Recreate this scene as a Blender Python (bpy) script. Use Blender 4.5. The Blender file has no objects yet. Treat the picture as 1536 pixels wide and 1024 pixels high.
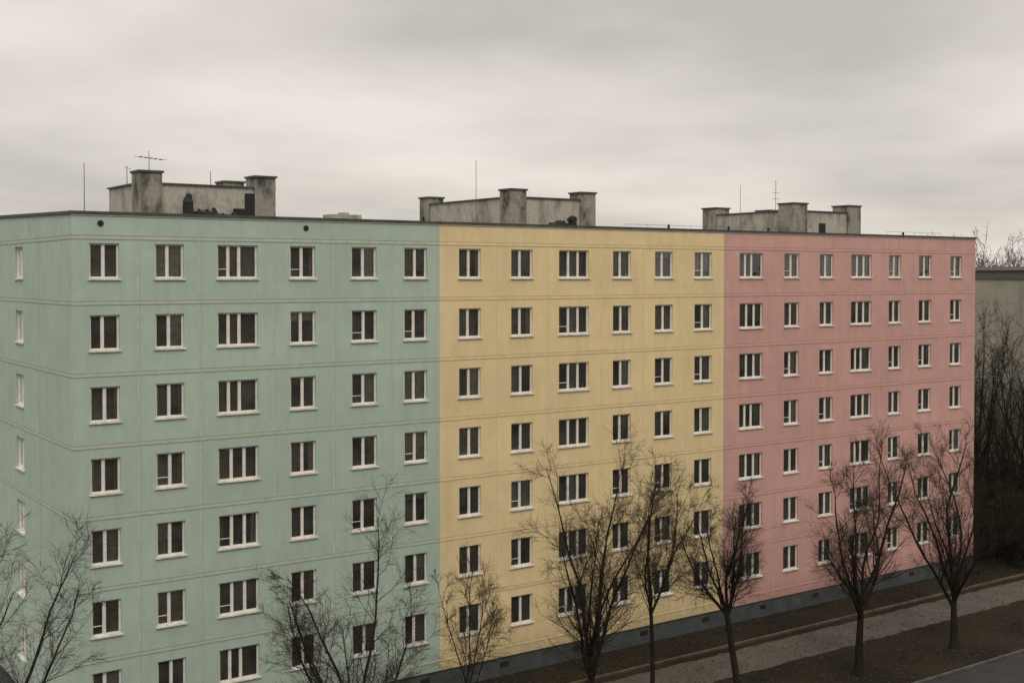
import bpy, math, random
import numpy as np
from mathutils import Vector, Matrix
scene = bpy.context.scene
R = math.radians

# ------------------------------------------------------------------ helpers
def newmat(name):
    m = bpy.data.materials.new(name); m.use_nodes = True
    nt = m.node_tree
    return m, nt, nt.nodes, nt.links, nt.nodes["Principled BSDF"]

def N(nodes, typ, **kw):
    n = nodes.new(typ)
    for k, v in kw.items():
        setattr(n, k, v)
    return n

def noise(nt, vec, scale, detail=4, rough=0.55):
    n = nt.nodes.new("ShaderNodeTexNoise")
    n.inputs["Scale"].default_value = scale
    n.inputs["Detail"].default_value = detail
    n.inputs["Roughness"].default_value = rough
    if vec is not None: nt.links.new(vec, n.inputs["Vector"])
    return n.outputs["Fac"]

def mapping(nt, vec, sc):
    n = nt.nodes.new("ShaderNodeMapping")
    n.inputs["Scale"].default_value = sc
    nt.links.new(vec, n.inputs["Vector"])
    return n.outputs["Vector"]

def ramp(nt, fac, stops):
    n = nt.nodes.new("ShaderNodeValToRGB")
    el = n.color_ramp.elements
    while len(el) < len(stops): el.new(0.5)
    for e, (p, c) in zip(el, stops):
        e.position = p
        e.color = (c, c, c, 1) if isinstance(c, (int, float)) else (*c, 1)
    nt.links.new(fac, n.inputs["Fac"])
    return n.outputs["Color"]

def mul(nt, a, b, fac=1.0):
    n = nt.nodes.new("ShaderNodeMix"); n.data_type = 'RGBA'; n.blend_type = 'MULTIPLY'
    n.inputs["Factor"].default_value = fac
    for s, v in ((n.inputs["A"], a), (n.inputs["B"], b)):
        if isinstance(v, tuple): s.default_value = (*v, 1)
        else: nt.links.new(v, s)
    return n.outputs["Result"]

def bump(nt, h, strength, dist, bsdf):
    b = nt.nodes.new("ShaderNodeBump")
    b.inputs["Strength"].default_value = strength
    b.inputs["Distance"].default_value = dist
    nt.links.new(h, b.inputs["Height"]); nt.links.new(b.outputs["Normal"], bsdf.inputs["Normal"])

def geopos(nt):
    return nt.nodes.new("ShaderNodeNewGeometry").outputs["Position"]

def wall_mat(name, col, grime=0.12):
    m, nt, nd, lk, bs = newmat(name)
    p = geopos(nt)
    big = ramp(nt, noise(nt, p, 0.16, 5, 0.6), [(0.3, 0.87), (0.7, 1.03)])
    med = ramp(nt, noise(nt, p, 0.9, 5, 0.6), [(0.3, 0.91), (0.75, 1.03)])
    strk = ramp(nt, noise(nt, mapping(nt, p, (2.2, 2.2, 0.3)), 1.0, 5, 0.6), [(0.45, 1.0), (0.8, 1 - grime)])
    fine = ramp(nt, noise(nt, p, 12, 2, 0.6), [(0.3, 0.975), (0.7, 1.015)])
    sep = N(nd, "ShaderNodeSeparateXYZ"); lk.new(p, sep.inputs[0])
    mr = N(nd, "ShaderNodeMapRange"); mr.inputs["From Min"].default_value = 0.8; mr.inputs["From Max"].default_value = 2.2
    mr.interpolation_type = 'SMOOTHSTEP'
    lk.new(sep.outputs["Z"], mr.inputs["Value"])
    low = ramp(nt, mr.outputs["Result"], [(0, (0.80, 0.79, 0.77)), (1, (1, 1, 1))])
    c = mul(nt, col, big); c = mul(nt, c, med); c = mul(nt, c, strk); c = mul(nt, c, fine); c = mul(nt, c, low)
    lk.new(c, bs.inputs["Base Color"]); bs.inputs["Roughness"].default_value = 0.92
    bs.inputs["Specular IOR Level"].default_value = 0.2
    bump(nt, noise(nt, p, 18, 3, 0.6), 0.25, 0.01, bs)
    return m

def plain_mat(name, col, rough=0.7, var=0.15, scale=3.0, spec=0.3, bmp=0.0):
    m, nt, nd, lk, bs = newmat(name)
    p = geopos(nt)
    c = mul(nt, col, ramp(nt, noise(nt, p, scale, 5, 0.6), [(0.3, 1 - var), (0.7, 1 + var * 0.3)]))
    lk.new(c, bs.inputs["Base Color"]); bs.inputs["Roughness"].default_value = rough
    bs.inputs["Specular IOR Level"].default_value = spec
    if bmp: bump(nt, noise(nt, p, scale * 6, 4, 0.7), 0.6, bmp, bs)
    return m

class MB:
    def __init__(s): s.v = []; s.f = []
    def quad(s, a, b, c, d):
        i = len(s.v); s.v += [tuple(a), tuple(b), tuple(c), tuple(d)]; s.f.append((i, i+1, i+2, i+3))
    def box(s, x0, x1, y0, y1, z0, z1, T=None, skip=()):
        P = [(x0,y0,z0),(x1,y0,z0),(x1,y1,z0),(x0,y1,z0),(x0,y0,z1),(x1,y0,z1),(x1,y1,z1),(x0,y1,z1)]
        if T: P = [T(*q) for q in P]
        i = len(s.v); s.v += P
        F = {'b':(0,3,2,1),'t':(4,5,6,7),'f':(0,1,5,4),'r':(1,2,6,5),'k':(2,3,7,6),'l':(3,0,4,7)}
        for k, f in F.items():
            if k not in skip: s.f.append(tuple(i + j for j in f))
    def tube(s, p0, p1, r0, r1=None, n=8, cap=True):
        r1 = r0 if r1 is None else r1
        p0 = Vector(p0); p1 = Vector(p1); d = (p1 - p0).normalized()
        a = d.orthogonal().normalized(); b = d.cross(a)
        i = len(s.v)
        for p, r in ((p0, r0), (p1, r1)):
            for k in range(n):
                t = 2 * math.pi * k / n
                s.v.append(tuple(p + a * (r * math.cos(t)) + b * (r * math.sin(t))))
        for k in range(n):
            s.f.append((i + k, i + (k + 1) % n, i + n + (k + 1) % n, i + n + k))
        if cap:
            s.f.append(tuple(i + k for k in range(n))[::-1]); s.f.append(tuple(i + n + k for k in range(n)))
    def obj(s, name, mat, parent=None, smooth=False):
        me = bpy.data.meshes.new(name); me.from_pydata(s.v, [], s.f); me.materials.append(mat)
        if smooth: me.polygons.foreach_set("use_smooth", [True] * len(me.polygons))
        me.update()
        o = bpy.data.objects.new(name, me); scene.collection.objects.link(o)
        if parent: o.parent = parent
        return o

def empty(name, loc=(0, 0, 0)):
    e = bpy.data.objects.new(name, None); e.location = loc; scene.collection.objects.link(e); return e

# ------------------------------------------------------------------ materials
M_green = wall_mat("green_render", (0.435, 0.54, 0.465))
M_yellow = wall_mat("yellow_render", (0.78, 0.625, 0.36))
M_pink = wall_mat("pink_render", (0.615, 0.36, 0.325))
M_jg = plain_mat("joint_green", (0.325, 0.345, 0.27), 0.9)
M_jy = plain_mat("joint_yellow", (0.54, 0.42, 0.23), 0.9)
M_jp = plain_mat("joint_pink", (0.42, 0.235, 0.20), 0.9)
M_bg = plain_mat("band_green", (0.45, 0.51, 0.42), 0.9)
M_by = plain_mat("band_yellow", (0.75, 0.60, 0.36), 0.9)
M_bp = plain_mat("band_pink", (0.60, 0.37, 0.325), 0.9)
M_white = plain_mat("white_window_frame", (0.76, 0.73, 0.67), 0.5, 0.18, 5)
M_sill = plain_mat("sill_metal", (0.74, 0.71, 0.65), 0.5, 0.35, 3)
M_cope = plain_mat("coping_metal", (0.075, 0.078, 0.07), 0.6, 0.4, 2)
M_plinth = plain_mat("plinth_render", (0.075, 0.085, 0.086), 0.9, 0.4, 1.2, bmp=0.01)
M_dark = plain_mat("dark_metal", (0.02, 0.02, 0.02), 0.7)
M_roof = plain_mat("roof_felt", (0.07, 0.07, 0.065), 0.95)
M_room = [plain_mat("room_dark", (0.15, 0.15, 0.135), 0.9, 0.5, 1.5), plain_mat("room_mid", (0.32, 0.31, 0.27), 0.9, 0.5, 1.5),
          plain_mat("room_light", (0.55, 0.52, 0.45), 0.9, 0.5, 1.5)]
M_curt = plain_mat("curtain_cloth", (0.62, 0.60, 0.54), .95, .45, 5)
M_curt2 = plain_mat("blind_cloth", (0.34, 0.32, 0.275), .95, .45, 5)
m, nt, nd, lk, bs = newmat("window_glass"); M_glass = m
tr = N(nd, "ShaderNodeBsdfTransparent"); tr.inputs[0].default_value = (0.84, 0.87, 0.84, 1)
df = N(nd, "ShaderNodeBsdfDiffuse"); df.inputs[0].default_value = (.5, .49, .44, 1)
painted_sheen = N(nd, "ShaderNodeMixShader")  # patchy diffuse grey painted into the glass, standing in for reflected light
lk.new(ramp(nt, noise(nt, geopos(nt), 0.8, 4, .6), [(0.35, 0.03), (0.65, 0.11)]), painted_sheen.inputs[0])
lk.new(tr.outputs[0], painted_sheen.inputs[1]); lk.new(df.outputs[0], painted_sheen.inputs[2])
gl = N(nd, "ShaderNodeBsdfGlossy"); gl.inputs["Roughness"].default_value = 0.03
fr = N(nd, "ShaderNodeFresnel"); fr.inputs["IOR"].default_value = 1.8
bp = N(nd, "ShaderNodeBump"); bp.inputs["Strength"].default_value = 0.3; bp.inputs["Distance"].default_value = 0.04
lk.new(noise(nt, geopos(nt), 1.1, 2), bp.inputs["Height"]); lk.new(bp.outputs[0], gl.inputs["Normal"])
mx = N(nd, "ShaderNodeMixShader"); lk.new(fr.outputs[0], mx.inputs[0]); lk.new(painted_sheen.outputs[0], mx.inputs[1]); lk.new(gl.outputs[0], mx.inputs[2])
lk.new(mx.outputs[0], nd["Material Output"].inputs["Surface"]); nd.remove(bs)

def concrete(name, col, lo=0.28):
    m, nt, nd, lk, bs = newmat(name)
    p = geopos(nt)
    a = ramp(nt, noise(nt, mapping(nt, p, (1.3, 1.3, 0.6)), 1.0, 6, 0.65), [(0.36, lo), (0.54, 1.0)])
    b = ramp(nt, noise(nt, p, 5, 5, 0.7), [(0.3, 0.75), (0.7, 1.08)])
    c = mul(nt, mul(nt, col, a), b)
    lk.new(c, bs.inputs["Base Color"]); bs.inputs["Roughness"].default_value = 0.95
    bump(nt, noise(nt, p, 12, 5, 0.7), 0.6, 0.02, bs)
    return m
M_conc = concrete("stained_concrete", (0.43, 0.405, 0.35), 0.55)
M_conc_d = concrete("sooty_concrete", (0.29, 0.275, 0.235), 0.2)

# ------------------------------------------------------------------ apartment block
block = empty("apartment_block")
L, D, ZT, ZB = 57.72, 15.0, 21.74, 0.93
FH = 2.8
cols = [(0.66,1.82,2),(3.25,4.43,2),(5.85,7.62,3),(9.09,10.28,2),(12.03,13.28,2),(14.70,15.90,2),
        (17.64,18.87,2),(20.62,21.90,2),(23.51,25.40,3),(26.97,28.18,2),(29.83,31.08,2),(32.66,33.95,2),
        (36.06,37.90,3),(39.64,40.87,2),(42.63,43.83,2),(45.41,47.30,3),(48.93,50.08,2),(51.86,53.12,2),(55.07,56.27,2)]
rows = [(20.55 - FH * r - 1.38, 20.55 - FH * r) for r in range(7)]
segs = [(0.0, 16.58, M_green, "green"), (16.58, 34.83, M_yellow, "yellow"), (34.83, L, M_pink, "pink")]
front = lambda a, b, z: (a, b, z)
side = lambda a, b, z: (b, a, z)
rside = lambda a, b, z: (L - b, a, z)
REV = 0.20
def wall_grid(mb, a0, a1, wins, T):
    A = sorted({a0, a1, *[w[0] for w in wins], *[w[1] for w in wins]})
    Z = sorted({ZB, ZT, *[z for r in rows for z in r]})
    if not wins: Z = [ZB, ZT]
    for i in range(len(A) - 1):
        for j in range(len(Z) - 1):
            ca, cz = (A[i] + A[i+1]) / 2, (Z[j] + Z[j+1]) / 2
            if any(w[0] < ca < w[1] for w in wins) and any(r[0] < cz < r[1] for r in rows): continue
            mb.quad(T(A[i], 0, Z[j]), T(A[i+1], 0, Z[j]), T(A[i+1], 0, Z[j+1]), T(A[i], 0, Z[j+1]))
    for w in wins:
        for z0, z1 in rows:
            p = [(w[0], z0), (w[1], z0), (w[1], z1), (w[0], z1)]
            for k in range(4):
                q, r_ = p[k], p[(k+1) % 4]
                mb.quad(T(q[0], 0, q[1]), T(r_[0], 0, r_[1]), T(r_[0], REV, r_[1]), T(q[0], REV, q[1]))
mb_frame, mb_sill, mb_glass, mb_curt, mb_curt2 = MB(), MB(), MB(), MB(), MB()
mb_room = [MB(), MB(), MB()]
mb_pot = MB()
rnd = random.Random(11)
def curtain(a0, a1, z0, z1, T, b=0.235):
    mb = mb_curt if rnd.random() < .5 else mb_curt2
    n = max(4, int((a1 - a0) / 0.05)); ph = rnd.random() * 6
    pts = [(a0 + (a1 - a0) * k / n, b + 0.02 * math.sin(ph + k * 1.9) + 0.008 * math.sin(k * 0.7)) for k in range(n + 1)]
    for k in range(n):
        mb.quad(T(pts[k][0], pts[k][1], z0), T(pts[k+1][0], pts[k+1][1], z0), T(pts[k+1][0], pts[k+1][1], z1), T(pts[k][0], pts[k][1], z1))
def window(a0, a1, z0, z1, n, T):
    f = 0.06; b0, b1 = 0.09, 0.16
    mb_frame.box(a0 + .003, a0 + f, b0, b1, z0 + .003, z1 - .003, T)
    mb_frame.box(a1 - f, a1 - .003, b0, b1, z0 + .003, z1 - .003, T)
    mb_frame.box(a0 + f, a1 - f, b0, b1, z0 + .003, z0 + f + .02, T)
    mb_frame.box(a0 + f, a1 - f, b0, b1, z1 - f, z1 - .003, T)
    w = (a1 - a0)
    if n == 2: mull = [a0 + w * rnd.choice([0.44, 0.48, 0.5])]
    else: mull = [a0 + w * 0.34, a0 + w * 0.66] if rnd.random() < .7 else [a0 + w * 0.28, a0 + w * 0.55]
    for c in mull: mb_frame.box(c - 0.052, c + 0.052, b0 - .004, b1, z0 + f + .02, z1 - f, T)
    e = [a0 + f] + [x for c in mull for x in (c - .052, c + .052)] + [a1 - f]
    panes = [(e[2*k], e[2*k+1]) for k in range(len(mull) + 1)]
    for pa, pb in panes:
        s = 0.018
        mb_frame.box(pa, pa + s, b0 + .018, b1, z0 + f + .02, z1 - f, T)
        mb_frame.box(pb - s, pb, b0 + .018, b1, z0 + f + .02, z1 - f, T)
    if rnd.random() < 0.35:
        pa, pb = panes[0]; zt = z0 + (z1 - z0) * 0.27
        mb_frame.box(pa + .018, pb - .018, b0 + .02, b1, zt, zt + 0.03, T)
    mb_glass.quad(T(a0 + f, 0.135, z0 + f), T(a1 - f, 0.135, z0 + f), T(a1 - f, 0.135, z1 - f), T(a0 + f, 0.135, z1 - f))
    mb_sill.box(a0 - .06, a1 + .06, -0.07, 0.0, z0 - 0.062, z0 - .004, T)
    mb_sill.box(a0 + .004, a1 - .004, 0.0, 0.088, z0 + .003, z0 + .012, T)
    k = rnd.choices([0, 1, 2], [5, 4, 2])[0]
    mb_room[k].box(a0 - .25, a1 + .25, REV + .002, rnd.uniform(.6, 1.3), z0 - .3, z1 + .3, T, skip=('f',))
    for q in ((a0-.25,a0,z0-.3,z1+.3),(a1,a1+.25,z0-.3,z1+.3),(a0,a1,z1,z1+.3),(a0,a1,z0-.3,z0)):
        mb_room[k].quad(T(q[0],REV+.001,q[2]),T(q[1],REV+.001,q[2]),T(q[1],REV+.001,q[3]),T(q[0],REV+.001,q[3]))
    t = rnd.random()
    if t < 0.12: curtain(a0, a1, z0 + rnd.choice([0, .0, .35]), z1, T)
    elif t < 0.60:
        pa, pb = rnd.choice(panes[1:] if rnd.random() < .65 else panes)
        curtain(pa + rnd.uniform(0, .1), pb + .03, z0, z1, T)
    elif t < 0.75:
        ww = rnd.uniform(.12, .3); curtain(a0 + .03, a0 + ww, z0, z1, T); curtain(a1 - ww, a1 - .03, z0, z1, T)
    elif t < 0.85: curtain(a0, a1, z1 - rnd.uniform(.2, .6), z1, T)
    if rnd.random() < 0.4:
        for _ in range(rnd.randint(1, 3)):
            c = rnd.uniform(a0 + .15, a1 - .15); h = rnd.uniform(.12, .35)
            mb_pot.tube(T(c, .18, z0 + f + .01), T(c, .18, z0 + f + h), .035, rnd.uniform(.03, .04), 6)
for s0, s1, mat, nm in segs:
    mb = MB()
    wins = [c for c in cols if s0 <= c[0] < s1]
    wall_grid(mb, s0, s1, wins, front)
    if nm == "green":
        wall_grid(mb, 0, D, [(7.7, 9.05, 2)], side)
        mb.quad((0, 0, ZT), (0, D, ZT), (0, D, ZT + .36), (0, 0, ZT + .001))
    if nm == "pink":
        wall_grid(mb, 0, D, [(7.7, 9.05, 2)], rside)
        mb.quad((L, 0, ZT), (L, D, ZT), (L, D, ZT + .36), (L, 0, ZT + .001))
    mb.quad((s0, D, ZB), (s1, D, ZB), (s1, D, ZT + .36), (s0, D, ZT + .36))
    mb.obj(nm + "_wall", mat, block)
    for c in wins:
        for z0, z1 in rows: window(c[0], c[1], z0, z1, c[2], front)
for z0, z1 in rows:
    window(7.7, 9.05, z0, z1, 2, side); window(7.7, 9.05, z0, z1, 2, rside)
mb_frame.obj("window_frames", M_white, block); mb_sill.obj("window_sills", M_sill, block)
mb_glass.obj("window_glass", M_glass, block); mb_curt.obj("curtains", M_curt, block); mb_curt2.obj("dark_curtains", M_curt2, block)
mb_pot.obj("windowsill_pots", M_room[2], block)
for k in range(3): mb_room[k].obj("room_interiors", M_room[k], block)
# panel joints
vj = {"green": [2.55, 5.1, 8.33, 11.15, 14.0], "yellow": [19.7, 22.75, 26.2, 29.0, 31.9], "pink": [38.8, 41.75, 44.6, 48.1, 50.95, 54.1]}
zj = [18.30 - FH * k for k in range(-1, 7)]
for (s0, s1, mat, nm), jm, bm in zip(segs, (M_jg, M_jy, M_jp), (M_bg, M_by, M_bp)):
    mb = MB(); mb2 = MB()
    for z in zj:
        zz = z if z < 20 else 20.86
        x0 = s0 if s0 > 0 else -0.012
        for dz in (0.0, -0.15): mb.box(x0, s1 if nm != "pink" else s1 + .012, -0.012, -0.0005, zz + dz - .015, zz + dz + .015)
        mb2.box(s0, s1, -0.007, -0.0005, zz - .134, zz - .016)
        if nm == "green":
            for dz in (0.0, -0.15): mb.box(-0.012, -0.0005, 0, D, zz + dz - .015, zz + dz + .015)
            mb2.box(-0.007, -.0005, 0, D, zz - .134, zz - .016)
    for v in vj[nm]:
        zs = [20.86] + [z for z in zj if z < 20] + [ZB + .15]
        for k in range(len(zs) - 1): mb2.box(v - .05, v + .05, -0.006, -0.0005, zs[k+1] + .017, zs[k] - .167)
        for k in range(len(zs) - 1): mb.box(v + .051, v + .064, -0.006, -0.0005, zs[k+1] + .017, zs[k] - .167)
    if nm == "green":
        for v in (5.0, 10.2):
            zs = [20.86] + [z for z in zj if z < 20] + [ZB + .15]
            for k in range(len(zs) - 1): mb.box(-.006, -.0005, v - .008, v + .008, zs[k+1] + .017, zs[k] - .167)
    mb.obj(nm + "_panel_joints", jm, block); mb2.obj(nm + "_joint_bands", bm, block)
# plinth with vents
mb = MB(); mb.box(0.06, L - .06, 0.06, D - .06, 0.0 - .3, ZB + .02, skip=('b',)); mb.obj("plinth", M_plinth, block)
mb = MB()
for i in range(13):
    x = 2.2 + i * 4.45
    mb.box(x, x + .5, 0.035, 0.062, .45, .68)
mb.obj("plinth_vents", M_dark, block)
mb = MB()
mb.box(0, L, 0, .06, ZB - .004, ZB - .001)
mb.obj("plinth_soffit", M_plinth, block)
# coping / roof
mb = MB()
mb.box(-.07, L + .07, -.07, .30, ZT - .07, ZT + .05)
for x0, x1 in ((-.07, .3), (L - .3, L + .07)):
    i = len(mb.v)
    mb.v += [(x0, .301, ZT - .07), (x1, .301, ZT - .07), (x1, D, ZT + .29), (x0, D, ZT + .29), (x0, .301, ZT + .05), (x1, .301, ZT + .05), (x1, D, ZT + .41), (x0, D, ZT + .41)]
    for f in ((0,3,2,1),(4,5,6,7),(0,1,5,4),(1,2,6,5),(2,3,7,6),(3,0,4,7)): mb.f.append(tuple(i + j for j in f))
mb.obj("parapet_coping", M_cope, block)
mb = MB(); mb.box(-.02, L + .02, -.035, .0, ZT - .12, ZT - .072)
mb.obj("coping_fascia", M_sill, block)
mb = MB(); mb.quad((.01, .01, ZT - .05), (L - .01, .01, ZT - .05), (L - .01, D - .01, ZT + .25), (.01, D - .01, ZT + .25)); mb.obj("flat_roof", M_roof, block)
mb = MB()
for x in (1.1, 9.84):
    mb.tube((x, -.03, 21.33), (x, .01, 21.33), .12, n=16)
mb.obj("parapet_vents", M_dark, block)
# rooftop housings
def housing(u0, u1, y0, y1, back=True, ztop=23.25, pw=0.95, zp=23.74):
    w, c, p = MB(), MB(), MB()
    w.box(u0 + .05, u1 - .05, y0 + .05, y1 - .05, 21.5, ztop)
    c.box(u0 - .03, u1 + .03, y0 - .03, y1 + .03, ztop, ztop + .07)
    spots = [(u0, y0), (u1 - pw, y0), (u1 - pw, y1 - pw)]
    if back: spots.append((u0, y1 - pw))
    for (a, b) in spots:
        p.box(a - .06, a + pw, b - .06, b + pw, 21.5, zp - .0)
        c.box(a - .12, a + pw + .07, b - .12, b + pw + .07, zp, zp + .09)
    w.obj("rooftop_housing_walls", M_conc, block); c.obj("rooftop_housing_caps", M_cope, block); p.obj("rooftop_chimneys", M_conc_d, block)
housing(3.97, 10.2, 4.0, 8.6, back=False)
housing(23.4, 29.0, 4.0, 13.2, ztop=23.36)
housing(44.8, 51.1, 4.0, 12.0, ztop=23.3, pw=1.2)
# dark roof equipment
mb = MB()
def blob(mb, c, r, n=10, j=.22):
    rr = random.Random(int(c[0] * 100)); i = len(mb.v); h = 6
    for a in range(h + 1):
        for b in range(n):
            th = math.pi * a / h; ph = 2 * math.pi * b / n; k = 1 + rr.uniform(-j, j)
            mb.v.append((c[0] + r[0]*k*math.sin(th)*math.cos(ph), c[1] + r[1]*k*math.sin(th)*math.sin(ph), c[2] + r[2]*math.cos(th)))
    for a in range(h):
        for b in range(n):
            mb.f.append((i + a*n + b, i + a*n + (b+1) % n, i + (a+1)*n + (b+1) % n, i + (a+1)*n + b))
def clutter(x, w, dirn):
    rr = random.Random(int(x * 10))
    for k in range(9):
        c = x + dirn * (.25 + k / 9 * w); h = rr.uniform(.3, .62) * (1 - .5 * k / 9)
        mb.tube((c, 3.5 + rr.uniform(-.2, .2), 21.55), (c + rr.uniform(-.1, .1), 3.5, 21.75 + h), rr.uniform(.08, .15), rr.uniform(.05, .1), 7)
        blob(mb, (c, 3.5, 21.75 + h * .5), (rr.uniform(.12, .25), .2, rr.uniform(.12, .2)), 8)
mb.tube((5.95, 3.5, 21.6), (5.9, 3.5, 22.45), .27, .22, 9); mb.tube((5.9, 3.5, 22.45), (5.92, 3.5, 22.7), .25, .15, 9); blob(mb, (5.94, 3.5, 22.72), (.15, .15, .17), 9, .1)
clutter(6.1, 1.9, 1)
mb.tube((27.1, 3.5, 21.6), (27.05, 3.5, 22.25), .26, .22, 9); blob(mb, (27.05, 3.5, 22.3), (.27, .25, .2))
clutter(26.9, 1.2, -1)
mb.box(8.75, 9.22, 3.95, 4.06, 21.6, 23.0)
mb.box(8.2, 8.75, 3.9, 4.06, 21.6, 22.3)
mb.box(47.2, 47.75, 3.98, 4.06, 21.9, 22.6)
for x in (17.5, 33.5, 38.2, 41.5, 54.2): mb.tube((x, 3, 21.6), (x, 3, 22.15), .07, n=8)
mb.obj("roof_ventilation_units", M_dark, block)
mb = MB(); mb.box(13.6, 15.2, 5, 6, 21.6, 22.25); mb.box(14.2, 14.6, 5.2, 5.6, 22.25, 22.35); mb.obj("roof_hatch", M_conc, block)
mb = MB()
def mast(x, y, z0, z1, r=.02): mb.tube((x, y, z0), (x, y, z1), r, r * .7, 6)
mast(1.9, 5.0, 21.6, 24.1); mast(4.7, 5.0, 23.3, 24.75); mast(4.2, 6.5, 23.3, 24.2); mast(7.9, 6, 23.3, 24.1)
mb.tube((4.1, 4.6, 24.45), (5.5, 5.5, 24.45), .014, n=6)
for k in range(6):
    t = k / 5; c = Vector((4.1 + 1.4 * t, 4.6 + .9 * t, 24.45)); mb.tube(c + Vector((-.12, .18, 0)), c + Vector((.12, -.18, 0)), .009, n=5)
mb.tube((4.0, 6.2, 24.1), (4.5, 6.9, 24.1), .012, n=5)
mast(23.2, 7, 21.6, 25.5); mast(42.2, 6, 21.6, 24.9); mast(45.9, 6.5, 23.3, 25.4)
for z in (25.3, 25.1, 24.8): mb.tube((45.6, 6.3, z), (46.2, 6.7, z), .012, n=5)
for z in (24.6, 24.2): mb.tube((45.6, 6.5, z), (46.3, 6.5, z), .012, n=5)
for i in range(9): mast(30 + i * 1.6, 2.6, 21.65, 22.1, .012)
mb.tube((30, 2.6, 22.08), (42.8, 2.6, 22.08), .01, n=5)
for i in range(5): mast(51.5 + i * 1.4, 2.2, 21.65, 22.1, .012)
mb.tube((51.5, 2.2, 22.1), (57.1, 2.2, 22.1), .01, n=5)
mb.obj("roof_aerials", plain_mat("aerial_metal", (.13, .13, .13), .6), block)

# ------------------------------------------------------------------ other buildings
def other_building(name, gx0, gx1, gy0, gy1, gz, mat, face, step=3.0, nfl=6):
    gb = empty(name)
    mb = MB(); mb.box(gx0, gx1, gy0, gy1, -.2, gz); mb.obj("walls", mat, gb)
    mb = MB(); mb.box(gx0 - .25, gx1 + .25, gy0 - .25, gy1 + .25, gz, gz + .3); mb.obj("roof_edge", M_redge, gb)
    mb = MB(); mb.box(gx0 - .1, gx1 + .1, gy0 - .1, gy1 + .1, gz - .7, gz - .002); mb.obj("eaves_band", M_eave, gb)
    fw, gw = MB(), MB()
    n = int((gx1 - gx0 - 1.5) / step)
    y, s = (gy0, -1) if face < 0 else (gy1, 1)
    for i in range(n):
        for r in range(nfl):
            x = gx0 + 1.6 + i * step; z = 2.2 + r * 2.8
            a, b = sorted((y + s * .001, y + s * .04)); fw.box(x, x + 1.3, a, b, z, z + 1.4)
            a, b = sorted((y + s * .041, y + s * .05))
            gw.box(x + .08, x + .6, a, b, z + .1, z + 1.3); gw.box(x + .7, x + 1.22, a, b, z + .1, z + 1.3)
    fw.obj("window_frames", M_white, gb); gw.obj("window_panes", M_dark, gb)
M_redge = plain_mat("grey_coping", (.20, .20, .18), .8); M_eave = plain_mat("eaves_dark", (.11, .11, .10), .8)
M_grey = wall_mat("grey_render", (0.34, 0.33, 0.28), 0.4)
other_building("grey_building", 77.0, 118.0, 2.0, 15.0, 19.7, M_grey, -1)
M_opp = wall_mat("shade_building_render", (0.26, 0.235, 0.20), 0.3)
other_building("added_shade_building", -45, 75, -68, -54, 23.5, M_opp, 1, nfl=7)  # unseen building behind the camera, added to shade the lower facade

# ------------------------------------------------------------------ ground
def sheet(name, x0, x1, y0, y1, z, mat):
    mb = MB(); mb.quad((x0, y0, z), (x1, y0, z), (x1, y1, z), (x0, y1, z)); return mb.obj(name, mat)
m, nt, nd, lk, bs = newmat("soil"); p = geopos(nt)
c1 = ramp(nt, noise(nt, p, 0.25, 6, 0.65), [(0.35, (0.015, 0.0135, 0.0105)), (0.65, (0.032, 0.027, 0.019))])
c2 = ramp(nt, noise(nt, p, 5, 6, 0.8), [(0.35, (0.5, 0.5, 0.5)), (0.7, (1.4, 1.35, 1.2))])
lk.new(mul(nt, c1, c2), bs.inputs["Base Color"]); bs.inputs["Roughness"].default_value = 1.0; bs.inputs["Specular IOR Level"].default_value = 0.1
bump(nt, noise(nt, p, 8, 5, 0.75), 0.8, 0.05, bs); M_soil = m
sheet("ground", -2500, 2500, -2500, 2500, 0.0, M_soil)
m, nt, nd, lk, bs = newmat("path_asphalt"); p = geopos(nt)
c1 = ramp(nt, noise(nt, p, 0.5, 6, 0.7), [(0.3, (0.045, 0.041, 0.034)), (0.7, (0.092, 0.083, 0.069))])
c2 = ramp(nt, noise(nt, p, 12, 4, 0.7), [(0.3, 0.75), (0.7, 1.1)])
lk.new(mul(nt, c1, c2), bs.inputs["Base Color"]); bs.inputs["Roughness"].default_value = 0.85
bump(nt, noise(nt, p, 20, 4), 0.4, 0.01, bs); M_path = m
# path with slightly ragged soil edge
mb = MB(); rp = random.Random(9); x = -60; e0, e1 = -6.4, -3.55
while x < 140:
    f0, f1 = -6.4 + rp.uniform(-.1, .1), -3.55 + rp.uniform(-.08, .08)
    mb.quad((x, e0, .004), (x + .6, f0, .004), (x + .6, f1, .004), (x, e1, .004)); e0, e1 = f0, f1; x += .6
mb.obj("path", M_path)
M_kerb = plain_mat("kerb_brown", (0.12, 0.085, 0.06), .9, .5, 1.5)
mb = MB()
x = -60
while x < 140:
    mb.box(x, x + .985, -2.98, -2.84, -.1, .11); x += 1.0
mb.obj("path_kerb", M_kerb)
M_kerbg = plain_mat("kerb_concrete", (0.10, 0.095, 0.085), .9, .5, 1.5)
mb = MB(); x = -60
while x < 140:
    mb.box(x, x + .985, -12.3, -12.15, -.1, .13); x += 1.0
mb.obj("road_kerb", M_kerbg)
M_road = plain_mat("road_asphalt", (0.030, 0.031, 0.033), .85, .35, .8, bmp=.01)
sheet("road", -300, 300, -19.0, -12.31, 0.004, M_road)
mb = MB(); rl = random.Random(2)
for i in range(8000):
    x = rl.uniform(8, 66); y = rl.choice([rl.uniform(-12, -6.5), rl.uniform(-12, -6.5), rl.uniform(-2.8, 0), rl.uniform(-6.4, -3)])
    s = rl.uniform(.03, .06); a = rl.uniform(0, 3.1); dx, dy = s * math.cos(a), s * math.sin(a)
    mb.quad((x - dx, y - dy, .012), (x + dy, y - dx, .02 + rl.uniform(0, .04)), (x + dx, y + dy, .014), (x - dy, y + dx, .02))
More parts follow.
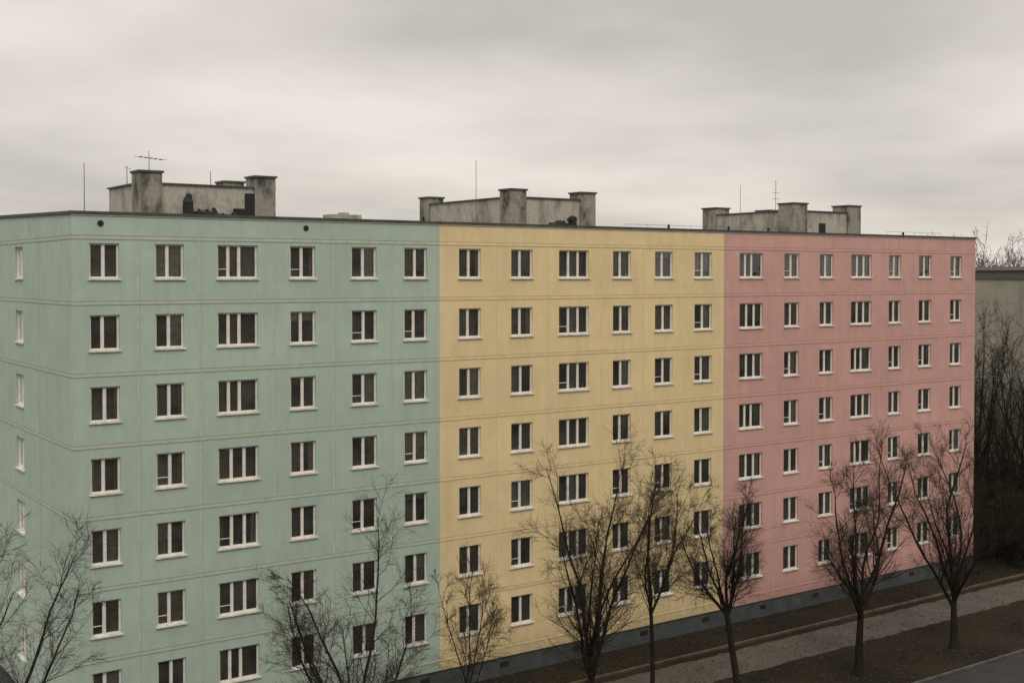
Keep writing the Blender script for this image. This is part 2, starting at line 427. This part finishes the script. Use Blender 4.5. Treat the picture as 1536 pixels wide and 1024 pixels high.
mb.obj("fallen_leaves", plain_mat("dead_leaves", (.06, .045, .03), 1, .6, 2))

# ------------------------------------------------------------------ trees
def bark(name, a, b):
    m, nt, nd, lk, bs = newmat(name); p = geopos(nt)
    lk.new(ramp(nt, noise(nt, mapping(nt, p, (6, 6, 1.5)), 2, 5, .7), [(0.3, a), (0.7, b)]), bs.inputs["Base Color"])
    bs.inputs["Roughness"].default_value = 1; bs.inputs["Specular IOR Level"].default_value = .05
    return m
M_bark = bark("bark", (0.012, 0.0105, 0.009), (0.036, 0.030, 0.023))
M_twig = bark("twig_bark", (0.024, 0.019, 0.014), (0.055, 0.044, 0.032))
def tree_mesh(name, seed, H, th, r0, nl=6, spread=30, bias=(0, 0), dens=1.0, lv=4, thick=1.2, nb=11, lean=(0, 0), nf=8, mt=8):
    rn = random.Random(seed); V, F, MI = [], [], []
    sides = [8, 6, 4, 3, 3]
    wob = [.05, .11, .17, .22, .26]; trop = [.1, .09, .08, .03, -.03]
    nseg = [6, 9, 6, 4, 3]
    def tube(pts, rad, n, mi):
        base = len(V); prev = None
        for k, q in enumerate(pts):
            d = (pts[min(k+1, len(pts)-1)] - pts[max(k-1, 0)]).normalized()
            a = d.orthogonal() if prev is None else (prev - d * prev.dot(d))
            a = a.normalized() if a.length > 1e-6 else d.orthogonal().normalized()
            prev = a; b = d.cross(a)
            for j in range(n):
                t = 2 * math.pi * j / n; V.append(tuple(q + (a * math.cos(t) + b * math.sin(t)) * rad[k]))
        for k in range(len(pts) - 1):
            for j in range(n):
                F.append((base + k*n + j, base + k*n + (j+1) % n, base + (k+1)*n + (j+1) % n, base + (k+1)*n + j)); MI.append(mi)
    def off(d, ang):
        a = d.orthogonal().normalized(); a.rotate(Matrix.Rotation(rn.uniform(0, 6.283), 3, d))
        return (d * math.cos(ang) + a * math.sin(ang)).normalized()
    def branch(p, d, Ln, r, lev):
        n = nseg[lev]; pts = [p.copy()]; ds = [d.copy()]
        for k in range(n):
            d = (d + Vector((rn.gauss(0, 1), rn.gauss(0, 1), rn.gauss(0, .7))) * wob[lev] + Vector((0, 0, trop[lev]))).normalized()
            p = p + d * (Ln / n); pts.append(p.copy()); ds.append(d.copy())
        tip = {0: .6, 1: .16, 2: .3, 3: .45, 4: .5}[lev]
        rad = [r * (1 + (tip - 1) * (k / n)) for k in range(n + 1)]
        if lev == 0: rad[0] *= 1.45; rad[1] *= 1.08
        tube(pts, rad, sides[lev], 1 if lev >= 3 else 0)
        if lev >= lv or lev == 0: return pts[-1], d
        cnt = {1: nb, 2: mt, 3: nf}[lev] * dens
        cnt = int(cnt * rn.uniform(.8, 1.2))
        for c in range(cnt):
            t = rn.uniform(.05 if lev == 1 else .1, 1.0); k = min(int(t * n), n - 1); q = pts[k].lerp(pts[k+1], t * n - k)
            cl = {1: .42 * (1.15 - .7 * t), 2: .55 * (1.1 - .5 * t), 3: .7}[lev] * Ln * rn.uniform(.6, 1.15)
            if lev == 1: cl = min(cl, 2.7)
            cr = {1: .32 * rad[k], 2: .36 * rad[k], 3: .55 * rad[k]}[lev]
            cr = max(cr, {1: .010, 2: .0055, 3: .0038}[lev] * thick)
            branch(q, off(ds[k], R(rn.uniform(22, 52))), cl, cr, lev + 1)
        return pts[-1], d
    top, d = branch(Vector((0, 0, 0)), Vector((lean[0] + rn.uniform(-.05, .05), lean[1] + rn.uniform(-.05, .05), 1)).normalized(), th, r0, 0)
    az0 = rn.uniform(0, 6.28)
    for i in range(nl):
        az = az0 + i * 6.283 / nl + rn.uniform(-.35, .35)
        ang = R(spread) * (rn.uniform(.65, 1.2) if i else .15)
        dd = Vector((math.sin(ang) * math.cos(az) + bias[0], math.sin(ang) * math.sin(az) + bias[1], math.cos(ang))).normalized()
        q = top - Vector((lean[0], lean[1], 1)) * (rn.uniform(0, .22) * th if i > 1 else 0)
        branch(q, dd, (H - th) * rn.uniform(.8, 1.05) * (1 if i < 2 else .92), r0 * rn.uniform(.36, .54), 1)
    me = bpy.data.meshes.new(name); me.from_pydata(V, [], F); me.materials.append(M_bark); me.materials.append(M_twig)
    me.polygons.foreach_set("material_index", MI)
    me.polygons.foreach_set("use_smooth", [True] * len(F)); me.update()
    return me
def place(name, me, x, y, rot=0, s=1.0, z=-.05):
    o = bpy.data.objects.new(name, me); o.location = (x, y, z); o.rotation_euler = (0, 0, rot); o.scale = (s, s, s)
    scene.collection.objects.link(o); return o
specs = [ # x, y, H, trunk, r, limbs, spread, bias, seed, nb, lean
    (26.2, -9.8, 10.1, 4.4, .18, 7, 37, (0, 0), 3, 16, (0, 0)),
    (34.3, -9.7, 11.2, 3.7, .21, 7, 38, (0, 0), 5, 17, (0, 0)),
    (41.8, -9.8, 12.2, 2.6, .22, 7, 40, (-.14, 0), 8, 17, (.08, 0)),
    (21.0, -9.8, 11.6, 5.2, .12, 5, 26, (0, 0), 12, 14, (0, 0)),
    (17.6, -9.8, 12.4, 3.4, .18, 7, 27, (0, 0), 16, 16, (0, 0)),
    (10.9, -9.6, 8.9, 4.0, .07, 4, 24, (0, 0), 22, 12, (0, 0)),
    (7.0, -9.8, 10.4, 2.2, .17, 7, 34, (0, 0), 27, 16, (0, 0)),
    (-5.9, -9.9, 12.2, 3.0, .19, 7, 32, (0, 0), 34, 16, (0, 0)),
]
for (x, y, H, th, r, nl, sp, bi, sd, nb, ln) in specs:
    place("bare_tree", tree_mesh("bare_tree", sd, H, th, r, nl, sp, bi, nb=nb, lean=ln), x, y)
wood = [tree_mesh("woodland_tree", 50 + i, 17.5, 2.5, .2, 8, 24, thick=2.0, nb=12, nf=3, mt=6) for i in range(3)]
rw = random.Random(4)
for i in range(18):
    x = rw.uniform(63, 76); y = rw.uniform(-4, 14)
    place("bare_tree", wood[i % 3], x, y, rw.uniform(0, 6), rw.uniform(.6, 1.1))
shr = tree_mesh("shrub", 77, 4.6, .3, .07, 9, 45, thick=2.2, nb=9, nf=3, mt=7)
for i in range(26):
    place("bare_shrub", shr, rw.uniform(60, 76), rw.uniform(-5, 12), rw.uniform(0, 6), rw.uniform(.8, 1.6))
# distant woods: one joined object
far = tree_mesh("far", 90, 22, 4, .3, 9, 32, dens=1, lv=3, thick=5, nb=12, mt=7)
co = np.zeros(len(far.vertices) * 3); far.vertices.foreach_get("co", co); co = co.reshape(-1, 3)
fa = np.zeros(len(far.loops), dtype=int); far.loops.foreach_get("vertex_index", fa); fa = fa.reshape(-1, 4)
VV, FF = [], []; o_ = 0
for i in range(110):
    if i < 60: x, y = rw.uniform(160, 260), rw.uniform(60, 130)
    else: x, y = rw.uniform(-260, 330), rw.uniform(170, 260)
    a = rw.uniform(0, 6.28); s = rw.uniform(1.0, 1.25) if i < 60 else rw.uniform(.8, 1.1); c_, s_ = math.cos(a), math.sin(a)
    q = co @ np.array([[c_, s_, 0], [-s_, c_, 0], [0, 0, 1]]) * s + np.array([x, y, -.1])
    VV.append(q); FF.append(fa + o_); o_ += len(co)
me = bpy.data.meshes.new("distant_trees"); me.from_pydata(np.vstack(VV).tolist(), [], np.vstack(FF).tolist())
me.materials.append(plain_mat("distant_bark", (.12, .10, .085), 1))
o = bpy.data.objects.new("distant_trees", me); scene.collection.objects.link(o)

# ------------------------------------------------------------------ light
sd = Vector((-0.45, -0.75, 0.95)).normalized()
sl = bpy.data.lights.new("sun", 'SUN'); sl.energy = 0.9; sl.angle = R(25); sl.color = (1, .93, .81)
so = bpy.data.objects.new("sun", sl); so.rotation_euler = (-sd).to_track_quat('-Z', 'Y').to_euler(); scene.collection.objects.link(so)
w = bpy.data.worlds.new("World"); scene.world = w; w.use_nodes = True
nt = w.node_tree; nd = nt.nodes; lk = nt.links; nd.clear()
tc = N(nd, "ShaderNodeTexCoord"); sep = N(nd, "ShaderNodeSeparateXYZ"); lk.new(tc.outputs["Generated"], sep.inputs[0])
def mth(op, a, b=None):
    n = N(nd, "ShaderNodeMath", operation=op)
    for i, v in enumerate((a, b)):
        if v is None: continue
        if isinstance(v, (int, float)): n.inputs[i].default_value = v
        else: lk.new(v, n.inputs[i])
    return n.outputs[0]
z = mth('MAXIMUM', sep.outputs["Z"], 0.0)
den = mth('ADD', z, 0.16)
cx = mth('DIVIDE', sep.outputs["X"], den); cy = mth('DIVIDE', sep.outputs["Y"], den)
cmb = N(nd, "ShaderNodeCombineXYZ"); lk.new(cx, cmb.inputs[0]); lk.new(cy, cmb.inputs[1]); cmb.inputs[2].default_value = 3.7
n1 = noise(nt, cmb.outputs[0], 0.7, 5, 0.5)
cl = ramp(nt, n1, [(0.34, (0.57, 0.53, 0.48)), (0.50, (0.74, 0.69, 0.625)), (0.64, (0.88, 0.82, 0.75))])
mr = N(nd, "ShaderNodeMapRange"); mr.interpolation_type = 'SMOOTHSTEP'
mr.inputs["From Min"].default_value = .2; mr.inputs["From Max"].default_value = .8; mr.inputs["To Min"].default_value = 1; mr.inputs["To Max"].default_value = 2.3
lk.new(z, mr.inputs["Value"])
vm = N(nd, "ShaderNodeVectorMath", operation='SCALE'); lk.new(cl, vm.inputs[0]); lk.new(mr.outputs[0], vm.inputs["Scale"])
sky = N(nd, "ShaderNodeTexSky", sky_type='NISHITA'); sky.sun_disc = False
sky.sun_elevation = math.asin(sd.z); sky.sun_rotation = math.atan2(sd.x, sd.y)
b1 = N(nd, "ShaderNodeBackground"); b1.inputs[1].default_value = 0.05; lk.new(sky.outputs[0], b1.inputs[0])
b2 = N(nd, "ShaderNodeBackground"); b2.inputs[1].default_value = 1.0; lk.new(vm.outputs[0], b2.inputs[0])
mx = N(nd, "ShaderNodeMixShader"); mx.inputs[0].default_value = 0.93
lk.new(b1.outputs[0], mx.inputs[1]); lk.new(b2.outputs[0], mx.inputs[2])
wo = N(nd, "ShaderNodeOutputWorld"); lk.new(mx.outputs[0], wo.inputs[0])

scene.view_settings.view_transform = 'Standard'; scene.view_settings.look = 'None'; scene.view_settings.exposure = 0
# ------------------------------------------------------------------ camera
cam = bpy.data.cameras.new("camera"); co_ = bpy.data.objects.new("camera", cam); scene.collection.objects.link(co_)
cam.sensor_width = 36; cam.lens = 42.96; cam.clip_end = 6000; cam.clip_start = .1
co_.location = (-13.08, -48.23, 19.3); co_.rotation_euler = (R(88.8), 0, R(-34.98))
cam.shift_y = -(99 - 38.4) / 1536
scene.camera = co_
